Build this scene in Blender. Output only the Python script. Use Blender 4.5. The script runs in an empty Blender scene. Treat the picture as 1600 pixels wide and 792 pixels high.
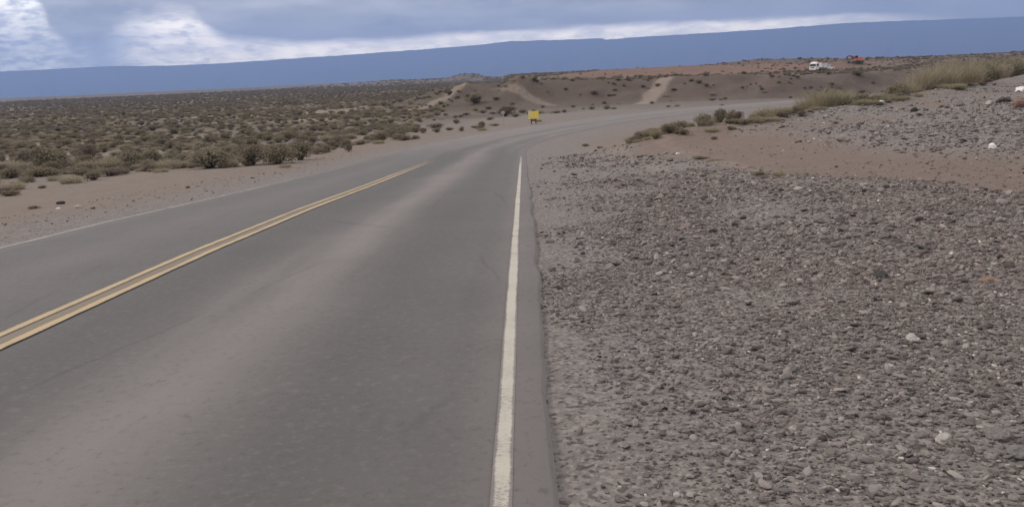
import math, random
import numpy as np

# ------------------------------------------------------------------ camera numbers
F_PX = 1300.0                       # focal length for a 1600 px wide frame
EYE = 1.5
ROLL = math.radians(2.5)
PITCH = math.atan((396 - 120) * math.cos(ROLL) / F_PX)

def ray(px, py):
    x, y = px - 800.0, 396.0 - py
    xr = x * math.cos(ROLL) + y * math.sin(ROLL)
    yr = -x * math.sin(ROLL) + y * math.cos(ROLL)
    c, s = math.cos(PITCH), math.sin(PITCH)
    v = np.array([xr, F_PX * c + yr * s, -F_PX * s + yr * c])
    return v / np.linalg.norm(v)

# ------------------------------------------------------------------ noise
_rs = np.random.RandomState(7)
_perm = _rs.permutation(4096)
_grad = _rs.uniform(-1, 1, 4096)

def vnoise(x, y, seed=0):
    x = np.asarray(x, float); y = np.asarray(y, float)
    xi = np.floor(x).astype(np.int64); yi = np.floor(y).astype(np.int64)
    fx = x - xi; fy = y - yi
    fx = fx * fx * fx * (fx * (fx * 6 - 15) + 10); fy = fy * fy * fy * (fy * (fy * 6 - 15) + 10)
    def h(a, b):
        return _grad[_perm[(_perm[(a + seed * 131) & 4095] + b) & 4095]]
    a = h(xi, yi); b = h(xi + 1, yi); c = h(xi, yi + 1); d = h(xi + 1, yi + 1)
    return (a * (1 - fx) + b * fx) * (1 - fy) + (c * (1 - fx) + d * fx) * fy

def fbm(x, y, octs=4, seed=0):
    t = 0.0; amp = 1.0; n = 0.0
    for i in range(octs):
        t = t + amp * vnoise(x * 2 ** i + 17.3 * i, y * 2 ** i - 9.1 * i, seed + i); n += amp; amp *= 0.5
    return t / n

def sst(a, b, x):
    t = np.clip((x - a) / (b - a), 0, 1)
    return t * t * (3 - 2 * t)

# ------------------------------------------------------------------ the road's line
RX, RS, RR, RTH = -3.50, 36.0, 70.0, math.radians(64)
HC, HS = math.cos(math.radians(1.15)), math.sin(math.radians(1.15))      # the road leaves slightly to the right
CX, CY = RX + RR, RS
EX, EY = RX + RR * (1 - math.cos(RTH)), RS + RR * math.sin(RTH)
TX, TY = math.sin(RTH), math.cos(RTH)
HALF = 3.56

def road_frame(X, Y):
    """signed offset from the centre line (+ = right) and station along it"""
    X = np.asarray(X, float); Y = np.asarray(Y, float)
    X, Y = X * HC - Y * HS, X * HS + Y * HC
    s1, t1 = X - RX, Y
    dx, dy = CX - X, Y - CY
    th = np.arctan2(dy, dx)
    s2 = RR - np.hypot(dx, dy); t2 = RS + RR * th
    ex, ey = X - EX, Y - EY
    t3 = RS + RR * RTH + ex * TX + ey * TY
    s3 = ex * TY - ey * TX
    s = np.where(Y < RS, s1, np.where(th < RTH, s2, s3))
    t = np.where(Y < RS, t1, np.where(th < RTH, t2, t3))
    return s, t

def road_point(t, s):
    x, y = _road_point(t, s)
    return x * HC + y * HS, -x * HS + y * HC

def _road_point(t, s):
    if t < RS:
        return RX + s, t
    if t < RS + RR * RTH:
        a = (t - RS) / RR
        return CX - (RR - s) * math.cos(a), CY + (RR - s) * math.sin(a)
    u = t - RS - RR * RTH
    return EX + u * TX + s * TY, EY + u * TY - s * TX

def z_road(t):
    return np.interp(t, [-60, -15, 0, 3, 5, 9, 13.4, 19, 25, 31, 47, 60, 75, 95, 400],
                     [.6, .18, 0, -.05, -.1, -.25, -.47, -.81, -1.15, -1.5, -2.15, -2.42, -2.6, -2.65, -2.7])

def z_surface(t, s):
    return z_road(t) + np.where(s < 0, 0.024 * s, 0.0) * np.clip(1 - (t - 40) / 40, 0, 1)

def z_plain(r):
    return np.interp(r, [0, 10, 20, 30, 47, 70, 120, 300, 600, 1200, 2500, 5000, 9000, 14000],
                     [0, -.38, -.9, -1.4, -2.15, -2.55, -2.7, -2.8, -2.0, -.6, 1.0, 1.6, 1.0, 0])

def bump(X, Y, x, y, sx, sy, h, rot=0.0):
    c, s = math.cos(rot), math.sin(rot)
    u = (X - x) * c + (Y - y) * s; v = -(X - x) * s + (Y - y) * c
    return h * np.exp(-0.5 * ((u / sx) ** 2 + (v / sy) ** 2))

BANK_X = [0, 3, 5.5, 9, 13, 18, 24, 31, 45, 80]
BANK_Y = [27, 29.5, 31, 32, 33.5, 36.5, 42, 50, 64, 90]
CUT_X = [-4, 2, 20, 37, 70, 120, 200, 400]
CUT_Y = [112, 110, 111, 108, 123, 147, 184, 280]

def terrain(X, Y):
    X = np.asarray(X, float); Y = np.asarray(Y, float)
    r = np.hypot(X, Y)
    yy = np.maximum(Y, 0)
    s, t = road_frame(X, Y)
    zr = z_surface(t, np.clip(s, -HALF, HALF))
    rr = np.where(Y < 0, 0.0, r)
    z = z_plain(rr) + np.where(Y < 0, 0.01 * -Y, 0)
    z = z + 0.25 * fbm(X / 14, Y / 14, 3, 3) * sst(18, 60, r)
    # plateau behind the bend, with its cut slope
    yc = np.interp(X, CUT_X, CUT_Y) + 2.5 * fbm(X / 12, X * 0 + 3.3, 3, 9)
    zp = np.interp(r, [0, 110, 130, 190, 235, 300, 420, 800, 1500, 3000],
                   [.2, .2, -.2, -.5, -.75, -.2, 1.6, 2.2, 2.4, 1.5])
    zp = zp + 0.35 * np.interp(X, [0, 12, 30, 50], [1.2, 1.2, .3, 0]) * np.exp(-((r - 120) / 40) ** 2)
    zp = zp + 0.75 * fbm(X / 22, Y / 16, 4, 21) + 0.45 * fbm(X / 5.5, Y / 4.5, 3, 23) * sst(14, 30, X) + 0.9 * np.abs(fbm(X / 60, Y / 60, 3, 5)) * sst(240, 420, r)
    wp = sst(0, 13, Y - yc) * sst(-6, 8, X)
    z = z * (1 - wp) + zp * wp + (1.5 + 1.6 * sst(24, 34, X)) * fbm(X / 6.5, Y / 5, 4, 25) * wp * (1 - wp) * 2
    # bulldozed mounds this side of the plateau
    for m in MOUNDS:
        z = z + bump(X, Y, *m) * (1 + 0.5 * fbm(X / 3.2, Y / 3.2, 4, 33))
    # low far hills
    z = z + 5.0 * np.maximum(fbm(X / 420, Y / 260, 3, 41), 0) * sst(450, 1100, r) * (1 - sst(5000, 8000, r))
    for m in HILLS:
        z = z + bump(X, Y, *m)
    # right gravel bank inside the bend
    ye = np.interp(X, BANK_X, BANK_Y)
    zb = np.interp(X, [3, 5.5, 9, 13, 18, 31, 60], [-.95, -.82, -.62, -.36, -.02, .25, .45]) * sst(2, 30, Y)
    zb = zb + 0.22 * np.exp(-((Y - ye + 0.9) / 1.6) ** 2) + 0.07 * fbm(X / 3.1, Y / 3.1, 3, 11)
    wb = sst(1.2, 5.5, s - HALF)
    zin = zr * (1 - wb) + zb * wb - 0.02
    # shallow wheel-worn track across the bank
    tm = track_mask(X, Y)
    zin = zin - 0.10 * tm
    out = sst(-1.0, 9.0, Y - ye)
    zright = zin * (1 - out) + np.minimum(z, zr) * out
    rightside = sst(0.0, 0.5, s - HALF) * (1 - wp)
    zmix = z * (1 - rightside) + zright * rightside
    # the shoulders meet the asphalt
    edge = sst(HALF + 0.1, HALF + 6.0, np.abs(s))
    near = np.where(s < 0, 1 - edge, 1 - sst(HALF + .1, HALF + 3.5, np.abs(s)))
    zmix = zmix * (1 - near) + (zr - 0.045 + 0.033 * sst(10, 26, t)) * near
    under = 1 - sst(HALF - 0.30, HALF - 0.05, np.abs(s))
    zmix = zmix - 0.12 * under * (t > -80)
    # small unevenness of loose ground
    zmix = zmix + (0.018 * fbm(X * 1.6, Y * 1.6, 3, 51) + 0.05 * fbm(X / 1.7, Y / 1.7, 2, 57) * sst(1.5, 6, np.abs(s) - HALF)) * sst(0.05, 1.2, np.abs(s) - HALF)
    return zmix

# distance along the road -> near and far limit of the dirt track across the right bank
TRK_Y = [7.5, 9, 10.5, 12, 14, 18, 24, 29, 34]
TRK_LO = [13, 9.2, 6.7, 5.9, 5.4, 5.0, 4.6, 4.2, 3.4]
TRK_UP = [20, 16.5, 13.5, 10.6, 8.9, 8.5, 8.6, 8.2, 7.6]
def track_mask(X, Y):
    w = 0.7 * fbm(X / 2.2, Y / 2.2, 3, 61)
    lo = np.interp(Y, TRK_Y, TRK_LO); up = np.interp(Y, TRK_Y, TRK_UP)
    return sst(-0.75, 0.75, X - lo + w * .9) * sst(-1.1, 0.9, up - X + w * 1.4) * sst(6.5, 8.5, Y) * sst(36, 28, Y)

MOUNDS = [(-6.5, 127, 4.5, 6, 2.1, 0.2), (-1.0, 124, 3.4, 5, 1.5, 0), (3.0, 118, 3.0, 4, 1.0, .3), (-14, 134, 8, 6, .9, 0)]
HILLS = [(58, 300, 34, 26, 2.4, 0), (118, 372, 30, 30, 2.2, 0), (-35, 820, 16, 30, 6.0, 0), (107, 262, 9, 8, 1.5, 0),
         (-120, 900, 60, 60, 3.2, 0)]

_T = np.concatenate([np.geomspace(2, 60, 500), np.geomspace(60.2, 9000, 1500)])
def at(px, py):
    """the point of the ground seen in that direction"""
    v = ray(px, py)
    P = v[None, :] * _T[:, None]
    h = EYE + P[:, 2] - terrain(P[:, 0], P[:, 1])
    k = int(np.argmax(h < 0))
    if h[k] >= 0: return None
    a = _T[k - 1] + (_T[k] - _T[k - 1]) * h[k - 1] / (h[k - 1] - h[k])
    x, y = v[0] * a, v[1] * a
    return (x, y, float(terrain(x, y)))
import bpy
from mathutils import Matrix, Vector

SC = bpy.context.scene
COL = SC.collection

# ================================================================== helpers
def tag(o, label=None, cat=None, group=None, kind=None):
    if label: o['label'] = label
    if cat: o['category'] = cat
    if group: o['group'] = group
    if kind: o['kind'] = kind
    return o

def mesh_np(name, co, faces, mat=None, smooth=False):
    """co (n,3); faces: (m,k) array or list of such arrays"""
    me = bpy.data.meshes.new(name)
    if not isinstance(faces, list): faces = [faces]
    faces = [np.asarray(f, np.int32) for f in faces if len(f)]
    nl = sum(f.size for f in faces); nf = sum(len(f) for f in faces)
    me.vertices.add(len(co)); me.vertices.foreach_set('co', np.asarray(co, np.float32).ravel())
    me.loops.add(nl); me.loops.foreach_set('vertex_index', np.concatenate([f.ravel() for f in faces]))
    tot = np.concatenate([np.full(len(f), f.shape[1], np.int32) for f in faces])
    start = np.concatenate([[0], np.cumsum(tot)[:-1]]).astype(np.int32)
    me.polygons.add(nf); me.polygons.foreach_set('loop_start', start)
    if smooth: me.polygons.foreach_set('use_smooth', np.ones(nf, bool))
    me.update(calc_edges=True); me.validate()
    if mat: me.materials.append(mat)
    return me

def link(name, me, parent=None):
    o = bpy.data.objects.new(name, me); COL.objects.link(o)
    if parent is not None: o.parent = parent
    return o

def empty(name, loc, rz=0.0, scale=1.0):
    o = bpy.data.objects.new(name, None); COL.objects.link(o)
    o.location = loc; o.rotation_euler = (0, 0, rz); o.scale = (scale,) * 3
    o.empty_display_size = .2
    return o

def fattr(me, name, arr):
    a = me.attributes.new(name, 'FLOAT', 'POINT'); a.data.foreach_set('value', np.asarray(arr, np.float32).ravel())

class MB:
    """collects boxes, prisms and tubes into one mesh"""
    def __init__(s): s.v = []; s.f = []
    def add(s, vs, fs):
        n = len(s.v); s.v += [tuple(v) for v in vs]; s.f += [tuple(i + n for i in f) for f in fs]
    def box(s, c, d, taper=(1, 1), rot=None, shift=(0, 0)):
        hx, hy, hz = d[0] / 2, d[1] / 2, d[2] / 2
        vs = []
        for z, kx, ky, sx, sy in ((-hz, 1, 1, 0, 0), (hz, taper[0], taper[1], shift[0], shift[1])):
            for x, y in ((-hx, -hy), (hx, -hy), (hx, hy), (-hx, hy)):
                v = Vector((x * kx + sx, y * ky + sy, z))
                if rot is not None: v = rot @ v
                vs.append((v.x + c[0], v.y + c[1], v.z + c[2]))
        s.add(vs, [(3, 2, 1, 0), (4, 5, 6, 7), (0, 1, 5, 4), (1, 2, 6, 5), (2, 3, 7, 6), (3, 0, 4, 7)])
        return s
    def prism(s, prof, x0, x1):
        """profile in the (y,z) plane pushed along x"""
        n = len(prof)
        s.add([(x0, y, z) for y, z in prof] + [(x1, y, z) for y, z in prof],
              [tuple(range(n))[::-1], tuple(range(n, 2 * n))] + [(i, (i + 1) % n, (i + 1) % n + n, i + n) for i in range(n)])
        return s
    def tube(s, pts, rad, n=8, caps=True):
        pts = [Vector(p) for p in pts]; base = len(s.v)
        for i, p in enumerate(pts):
            d = (pts[min(i + 1, len(pts) - 1)] - pts[max(i - 1, 0)]).normalized()
            u = d.orthogonal().normalized(); w = d.cross(u)
            r = rad[i] if isinstance(rad, (list, tuple)) else rad
            for k in range(n):
                a = 2 * math.pi * k / n
                q = p + (u * math.cos(a) + w * math.sin(a)) * r
                s.v.append(tuple(q))
        for i in range(len(pts) - 1):
            for k in range(n):
                a, b = base + i * n + k, base + i * n + (k + 1) % n
                s.f.append((a, b, b + n, a + n))
        if caps:
            s.f.append(tuple(base + k for k in range(n))[::-1])
            s.f.append(tuple(base + (len(pts) - 1) * n + k for k in range(n)))
        return s
    def mesh(s, name, mat, smooth=False):
        me = bpy.data.meshes.new(name); me.from_pydata(s.v, [], s.f); me.update()
        import bmesh
        b = bmesh.new(); b.from_mesh(me); bmesh.ops.recalc_face_normals(b, faces=b.faces); b.to_mesh(me); b.free()
        if smooth:
            me.polygons.foreach_set('use_smooth', [True] * len(me.polygons))
        me.materials.append(mat); return me
    def build(s, name, mat, parent=None, smooth=False):
        return link(name, s.mesh(name, mat, smooth), parent)

# ------------------------------------------------------------------ node helper
class NT:
    def __init__(s, tree): s.t = tree; s.n = tree.nodes; s.l = tree.links
    def node(s, typ, ins=None, **kw):
        n = s.n.new(typ)
        for k, v in kw.items(): setattr(n, k, v)
        for k, v in (ins or {}).items(): s.set(n.inputs[k], v)
        return n
    def set(s, sock, v):
        if isinstance(v, bpy.types.NodeSocket): s.l.new(v, sock)
        elif isinstance(v, bpy.types.Node): s.l.new(v.outputs[0], sock)
        else: sock.default_value = v
    def math(s, op, a, b=0.0, c=None, clamp=False):
        n = s.n.new('ShaderNodeMath'); n.operation = op; n.use_clamp = clamp
        s.set(n.inputs[0], a); s.set(n.inputs[1], b)
        if c is not None: s.set(n.inputs[2], c)
        return n.outputs[0]
    def mix(s, fac, a, b, mode='MIX'):
        n = s.n.new('ShaderNodeMix'); n.data_type = 'RGBA'; n.blend_type = mode
        s.set(n.inputs[0], fac); s.set(n.inputs[6], a); s.set(n.inputs[7], b)
        return n.outputs[2]
    def noise(s, vec, scale, detail=3.0, rough=0.55, out=0, **kw):
        n = s.n.new('ShaderNodeTexNoise')
        s.set(n.inputs['Vector'], vec); n.inputs['Scale'].default_value = scale
        n.inputs['Detail'].default_value = detail; n.inputs['Roughness'].default_value = rough
        for k, v in kw.items(): n.inputs[k].default_value = v
        return n.outputs[out]
    def smooth(s, x, a, b):
        n = s.n.new('ShaderNodeMapRange'); n.interpolation_type = 'SMOOTHSTEP'
        s.set(n.inputs[0], x); s.set(n.inputs[1], a); s.set(n.inputs[2], b)
        return n.outputs[0]
    def lin(s, x, a, b, c, d):
        n = s.n.new('ShaderNodeMapRange')
        s.set(n.inputs[0], x); s.set(n.inputs[1], a); s.set(n.inputs[2], b); s.set(n.inputs[3], c); s.set(n.inputs[4], d)
        return n.outputs[0]
    def attr(s, name, typ='GEOMETRY'):
        n = s.n.new('ShaderNodeAttribute'); n.attribute_name = name; n.attribute_type = typ
        return n.outputs['Fac']

def rgb(r, g, b): return (r, g, b, 1.0)

def new_mat(name):
    m = bpy.data.materials.new(name); m.use_nodes = True
    nt = NT(m.node_tree); bs = nt.n['Principled BSDF']
    return m, nt, bs

def simple(name, col, rough=.6, metal=0.0, var=.12, scale=6.0, spec=.4):
    m, nt, bs = new_mat(name)
    tc = nt.node('ShaderNodeTexCoord')
    n = nt.noise(tc.outputs['Object'], scale, 4)
    c = nt.mix(n, rgb(*[x * (1 - var) for x in col]), rgb(*[min(1, x * (1 + var)) for x in col]))
    nt.set(bs.inputs['Base Color'], c)
    bs.inputs['Roughness'].default_value = rough; bs.inputs['Metallic'].default_value = metal
    bs.inputs['Specular IOR Level'].default_value = spec
    return m

# ================================================================== materials
def ground_material():
    m, nt, bs = new_mat('loose ground')
    pos = nt.node('ShaderNodeNewGeometry').outputs['Position']
    big = nt.noise(pos, .35, 4); mid = nt.noise(pos, 2.3, 5); fine = nt.noise(pos, 34, 5, .65)
    vor = nt.node('ShaderNodeTexVoronoi', {'Vector': pos, 'Scale': 42.0})
    vsep = nt.node('ShaderNodeSeparateColor', {0: vor.outputs['Color']}).outputs[0]
    stretch = nt.node('ShaderNodeMapping', {'Vector': pos, 'Scale': (.02, .045, .02)})
    far = nt.noise(stretch, 1.0, 7, .62)
    far2 = nt.noise(nt.node('ShaderNodeMapping', {'Vector': pos, 'Scale': (.004, .014, .01)}), 1.0, 6, .6)
    # grey river gravel with fines
    g = nt.mix(mid, rgb(.182, .162, .152), rgb(.252, .226, .213))
    g = nt.mix(nt.math('MULTIPLY', nt.smooth(vsep, .55, 1.0), .7), g, rgb(.34, .30, .275))
    g = nt.mix(nt.math('MULTIPLY', nt.smooth(vsep, .35, .0), .75), g, rgb(.068, .058, .054))
    sand = nt.mix(mid, rgb(.190, .152, .128), rgb(.250, .204, .174))
    sand = nt.mix(nt.math('MULTIPLY', nt.smooth(big, .5, .75), .5), sand, rgb(.215, .160, .128))
    red = nt.mix(mid, rgb(.172, .126, .105), rgb(.225, .172, .146))
    scrub = nt.mix(far, rgb(.100, .078, .062), rgb(.190, .152, .124))
    scrub = nt.mix(nt.smooth(far2, .42, .62), scrub, nt.mix(far, rgb(.085, .068, .052), rgb(.140, .112, .088)))
    pale = nt.mix(mid, rgb(.25, .20, .165), rgb(.33, .27, .225))
    rust = nt.mix(far, rgb(.18, .108, .083), rgb(.24, .150, .118))
    dark = nt.mix(mid, rgb(.090, .068, .057), rgb(.155, .119, .100))
    wob = nt.math('MULTIPLY', nt.math('SUBTRACT', mid, .5), .9)
    def w(name):
        a = nt.attr(name)
        inner = nt.math('MULTIPLY', a, nt.math('SUBTRACT', 1.0, a))
        return nt.math('ADD', a, nt.math('MULTIPLY', nt.math('MULTIPLY', inner, 4.0), wob), clamp=True)
    c = nt.mix(w('scrub'), g, scrub)
    c = nt.mix(w('dark'), c, dark)
    c = nt.mix(w('sand'), c, sand)
    c = nt.mix(w('red'), c, red)
    c = nt.mix(w('rust'), c, rust)
    c = nt.mix(w('pale'), c, pale)
    c = nt.mix(nt.math('MULTIPLY', nt.math('SUBTRACT', 1.0, fine), .55), c, nt.mix(1.0, c, rgb(.62, .60, .58), 'MULTIPLY'))
    nt.set(bs.inputs['Base Color'], c)
    bs.inputs['Roughness'].default_value = .95; bs.inputs['Specular IOR Level'].default_value = .15
    b1 = nt.node('ShaderNodeBump', {'Strength': .9, 'Distance': .02, 'Height': fine})
    b2 = nt.node('ShaderNodeBump', {'Strength': .5, 'Distance': .25, 'Height': mid, 'Normal': b1.outputs[0]})
    nt.set(bs.inputs['Normal'], b2.outputs[0])
    return m

def asphalt_nodes(nt):
    pos = nt.node('ShaderNodeNewGeometry').outputs['Position']
    s = nt.attr('offset'); t = nt.attr('station')
    st = nt.node('ShaderNodeCombineXYZ', {0: nt.math('MULTIPLY', s, 2.2), 1: nt.math('MULTIPLY', t, .22)})
    streak = nt.noise(st, 1.0, 5, .6); blotch = nt.noise(pos, .9, 4); grain = nt.noise(pos, 70, 5, .78); grit = nt.noise(pos, 19, 4, .7)
    sw = nt.math('ADD', s, nt.math('MULTIPLY', nt.math('SUBTRACT', nt.noise(st, .5, 3), .5), .9))
    def band(c, w):
        d = nt.math('DIVIDE', nt.math('SUBTRACT', sw, c), w)
        return nt.math('POWER', 2.718, nt.math('MULTIPLY', nt.math('MULTIPLY', d, d), -1.0))
    base = nt.mix(blotch, rgb(.096, .090, .087), rgb(.134, .126, .121))
    dust = nt.math('MULTIPLY', band(1.5, .42), nt.lin(streak, .3, .75, .55, 1.0))
    dust = nt.math('MAXIMUM', dust, nt.math('MULTIPLY', band(-1.75, .5), .22))
    dust = nt.math('MAXIMUM', dust, nt.math('MULTIPLY', nt.smooth(s, 3.0, 3.5), .95))
    dust = nt.math('MAXIMUM', dust, nt.math('MULTIPLY', nt.smooth(s, -3.1, -3.6), .6))
    dust = nt.math('MAXIMUM', dust, nt.math('MULTIPLY', nt.smooth(t, 26, 62), nt.lin(streak, .3, .7, .55, 1.0)))
    dust = nt.math('MULTIPLY', dust, nt.lin(blotch, .3, .7, .72, 1.0))
    c = nt.mix(dust, base, rgb(.218, .192, .180))
    c = nt.mix(nt.math('MULTIPLY', band(.40, .42), .50), c, rgb(.078, .074, .072))
    c = nt.mix(nt.math('MULTIPLY', band(2.40, .40), .42), c, rgb(.080, .076, .074))
    c = nt.mix(nt.math('MULTIPLY', nt.smooth(grain, .56, .75), .35), c, rgb(.25, .235, .225))
    c = nt.mix(nt.math('MULTIPLY', nt.smooth(grain, .42, .28), .5), c, rgb(.055, .053, .052))
    c = nt.mix(nt.math('MULTIPLY', nt.smooth(grit, .52, .70), .30), c, rgb(.21, .19, .178))
    c = nt.mix(nt.math('MULTIPLY', nt.smooth(grit, .46, .30), .40), c, rgb(.070, .064, .060))
    vc = nt.node('ShaderNodeTexVoronoi', {'Vector': nt.node('ShaderNodeMapping', {'Vector': nt.mix(.14, pos, nt.noise(pos, 1.4, 4, out=1)), 'Scale': (.55, .16, .5)}), 'Scale': 1.0}, feature='DISTANCE_TO_EDGE')
    crack = nt.math('MULTIPLY', nt.smooth(vc.outputs[0], .010, .002), nt.smooth(nt.noise(pos, .5, 2), .46, .60))
    c = nt.mix(nt.math('MULTIPLY', crack, .28), c, rgb(.050, .046, .044))
    spots = nt.noise(pos, 5.0, 2)
    c = nt.mix(nt.math('MULTIPLY', nt.smooth(spots, .73, .78), .5), c, rgb(.06, .055, .053))
    return c, grain, pos, s, t

def asphalt_material():
    m, nt, bs = new_mat('worn asphalt')
    c, grain, pos, s, t = asphalt_nodes(nt)
    nt.set(bs.inputs['Base Color'], c)
    bs.inputs['Roughness'].default_value = .82; bs.inputs['Specular IOR Level'].default_value = .3
    nt.set(bs.inputs['Normal'], nt.node('ShaderNodeBump', {'Strength': .6, 'Distance': .006, 'Height': grain}).outputs[0])
    return m

def paint_material(name, col, wear0, wear1):
    """road paint worn through to the asphalt, more so further on"""
    m, nt, bs = new_mat(name)
    c, grain, pos, s, t = asphalt_nodes(nt)
    e = nt.attr('edge')                       # 0 on the rim of the line, 1 in its middle
    n = nt.noise(nt.node('ShaderNodeMapping', {'Vector': pos, 'Scale': (.8, 1.6, 1)}), 48, 6, .75); n2 = nt.noise(pos, 3.0, 3)
    wear = nt.math('ADD', nt.lin(t, 3.0, 26.0, wear0, wear1), nt.lin(t, 22.0, 44.0, 0.0, .34))
    k = nt.math('ADD', nt.math('ADD', nt.math('MULTIPLY', n, .65), nt.math('MULTIPLY', n2, .35)), nt.math('MULTIPLY', nt.smooth(e, .0, .5), .22))
    keep = nt.smooth(nt.math('SUBTRACT', k, wear), -.08, .08)
    pc = nt.mix(n2, rgb(*[x * .88 for x in col]), rgb(*col))
    pc = nt.mix(nt.math('MULTIPLY', nt.smooth(grain, .5, .3), .35), pc, rgb(*[x * .45 for x in col]))
    nt.set(bs.inputs['Base Color'], nt.mix(keep, c, pc))
    bs.inputs['Roughness'].default_value = .75; bs.inputs['Specular IOR Level'].default_value = .3
    return m

def leaf_material(name, c0, c1, c2):
    m, nt, bs = new_mat(name)
    tc = nt.node('ShaderNodeTexCoord'); oi = nt.node('ShaderNodeObjectInfo')
    n = nt.noise(tc.outputs['Object'], 7.0, 3)
    c = nt.mix(nt.smooth(n, .3, .7), rgb(*c0), rgb(*c1))
    c = nt.mix(nt.math('MULTIPLY', oi.outputs['Random'], .6), c, rgb(*c2))
    nt.set(bs.inputs['Base Color'], c)
    bs.inputs['Roughness'].default_value = .8; bs.inputs['Specular IOR Level'].default_value = .15
    tr = nt.node('ShaderNodeBsdfTranslucent', {0: c})
    mx = nt.node('ShaderNodeMixShader', {0: .38, 1: bs.outputs[0], 2: tr.outputs[0]})
    nt.l.new(mx.outputs[0], nt.n['Material Output'].inputs['Surface'])
    return m

def stone_material(name, cols, bright=1.0):
    m, nt, bs = new_mat(name)
    tint = nt.attr('tint', 'INSTANCER'); warm = nt.attr('warm', 'INSTANCER')
    tc = nt.node('ShaderNodeTexCoord')
    cr = nt.node('ShaderNodeValToRGB', {0: tint}); el = cr.color_ramp.elements
    el[0].position = 0; el[0].color = rgb(*cols[0]); el[1].position = 1; el[1].color = rgb(*cols[-1])
    for i, c in enumerate(cols[1:-1]):
        e = el.new((i + 1) / (len(cols) - 1)); e.color = rgb(*c)
    n = nt.noise(tc.outputs['Object'], 1.6, 4)
    c = nt.mix(warm, cr.outputs[0], nt.mix(1.0, cr.outputs[0], rgb(1.08, .91, .82), 'MULTIPLY'))
    c = nt.mix(nt.math('MULTIPLY', n, .6), c, nt.mix(1.0, c, rgb(.68, .66, .65), 'MULTIPLY'))
    nt.set(bs.inputs['Base Color'], c)
    bs.inputs['Roughness'].default_value = .9; bs.inputs['Specular IOR Level'].default_value = .2
    return m

def rock_material(name, a, b):
    m, nt, bs = new_mat(name)
    tc = nt.node('ShaderNodeTexCoord')
    n = nt.noise(tc.outputs['Object'], 5.0, 6, .65); n2 = nt.noise(tc.outputs['Object'], 40.0, 4, .7)
    c = nt.mix(nt.smooth(n, .3, .7), rgb(*a), rgb(*b))
    c = nt.mix(nt.math('MULTIPLY', nt.smooth(n2, .55, .7), .4), c, rgb(*[x * .5 for x in a]))
    nt.set(bs.inputs['Base Color'], c)
    bs.inputs['Roughness'].default_value = .9; bs.inputs['Specular IOR Level'].default_value = .2
    nt.set(bs.inputs['Normal'], nt.node('ShaderNodeBump', {'Strength': .4, 'Distance': .02, 'Height': n}).outputs[0])
    return m

M_GROUND = ground_material()
M_ASPHALT = asphalt_material()
M_WHITE = paint_material('worn white road paint', (.47, .435, .37), .635, .61)
M_WHITE_OLD = paint_material('old white road paint', (.36, .335, .30), .62, .72)
M_YELLOW = paint_material('worn yellow road paint', (.46, .345, .20), .60, .62)
M_TAR = simple('brown joint sealing', (.185, .150, .112), .8, scale=9)
M_OLIVE = leaf_material('dark olive leaves', (.180, .156, .108), (.290, .250, .172), (.235, .190, .132))
M_GREEN = leaf_material('grey green leaves', (.195, .176, .118), (.310, .278, .190), (.250, .212, .146))
M_BROWN = leaf_material('dry brown twigs', (.165, .128, .100), (.265, .212, .168), (.200, .154, .122))
M_PALE = leaf_material('pale dry grass', (.300, .255, .180), (.440, .380, .280), (.340, .290, .200))
M_YGRASS = leaf_material('yellow green grass', (.270, .235, .155), (.400, .350, .240), (.330, .285, .190))
M_STEM = simple('grey woody stems', (.11, .085, .065), .9)

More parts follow.
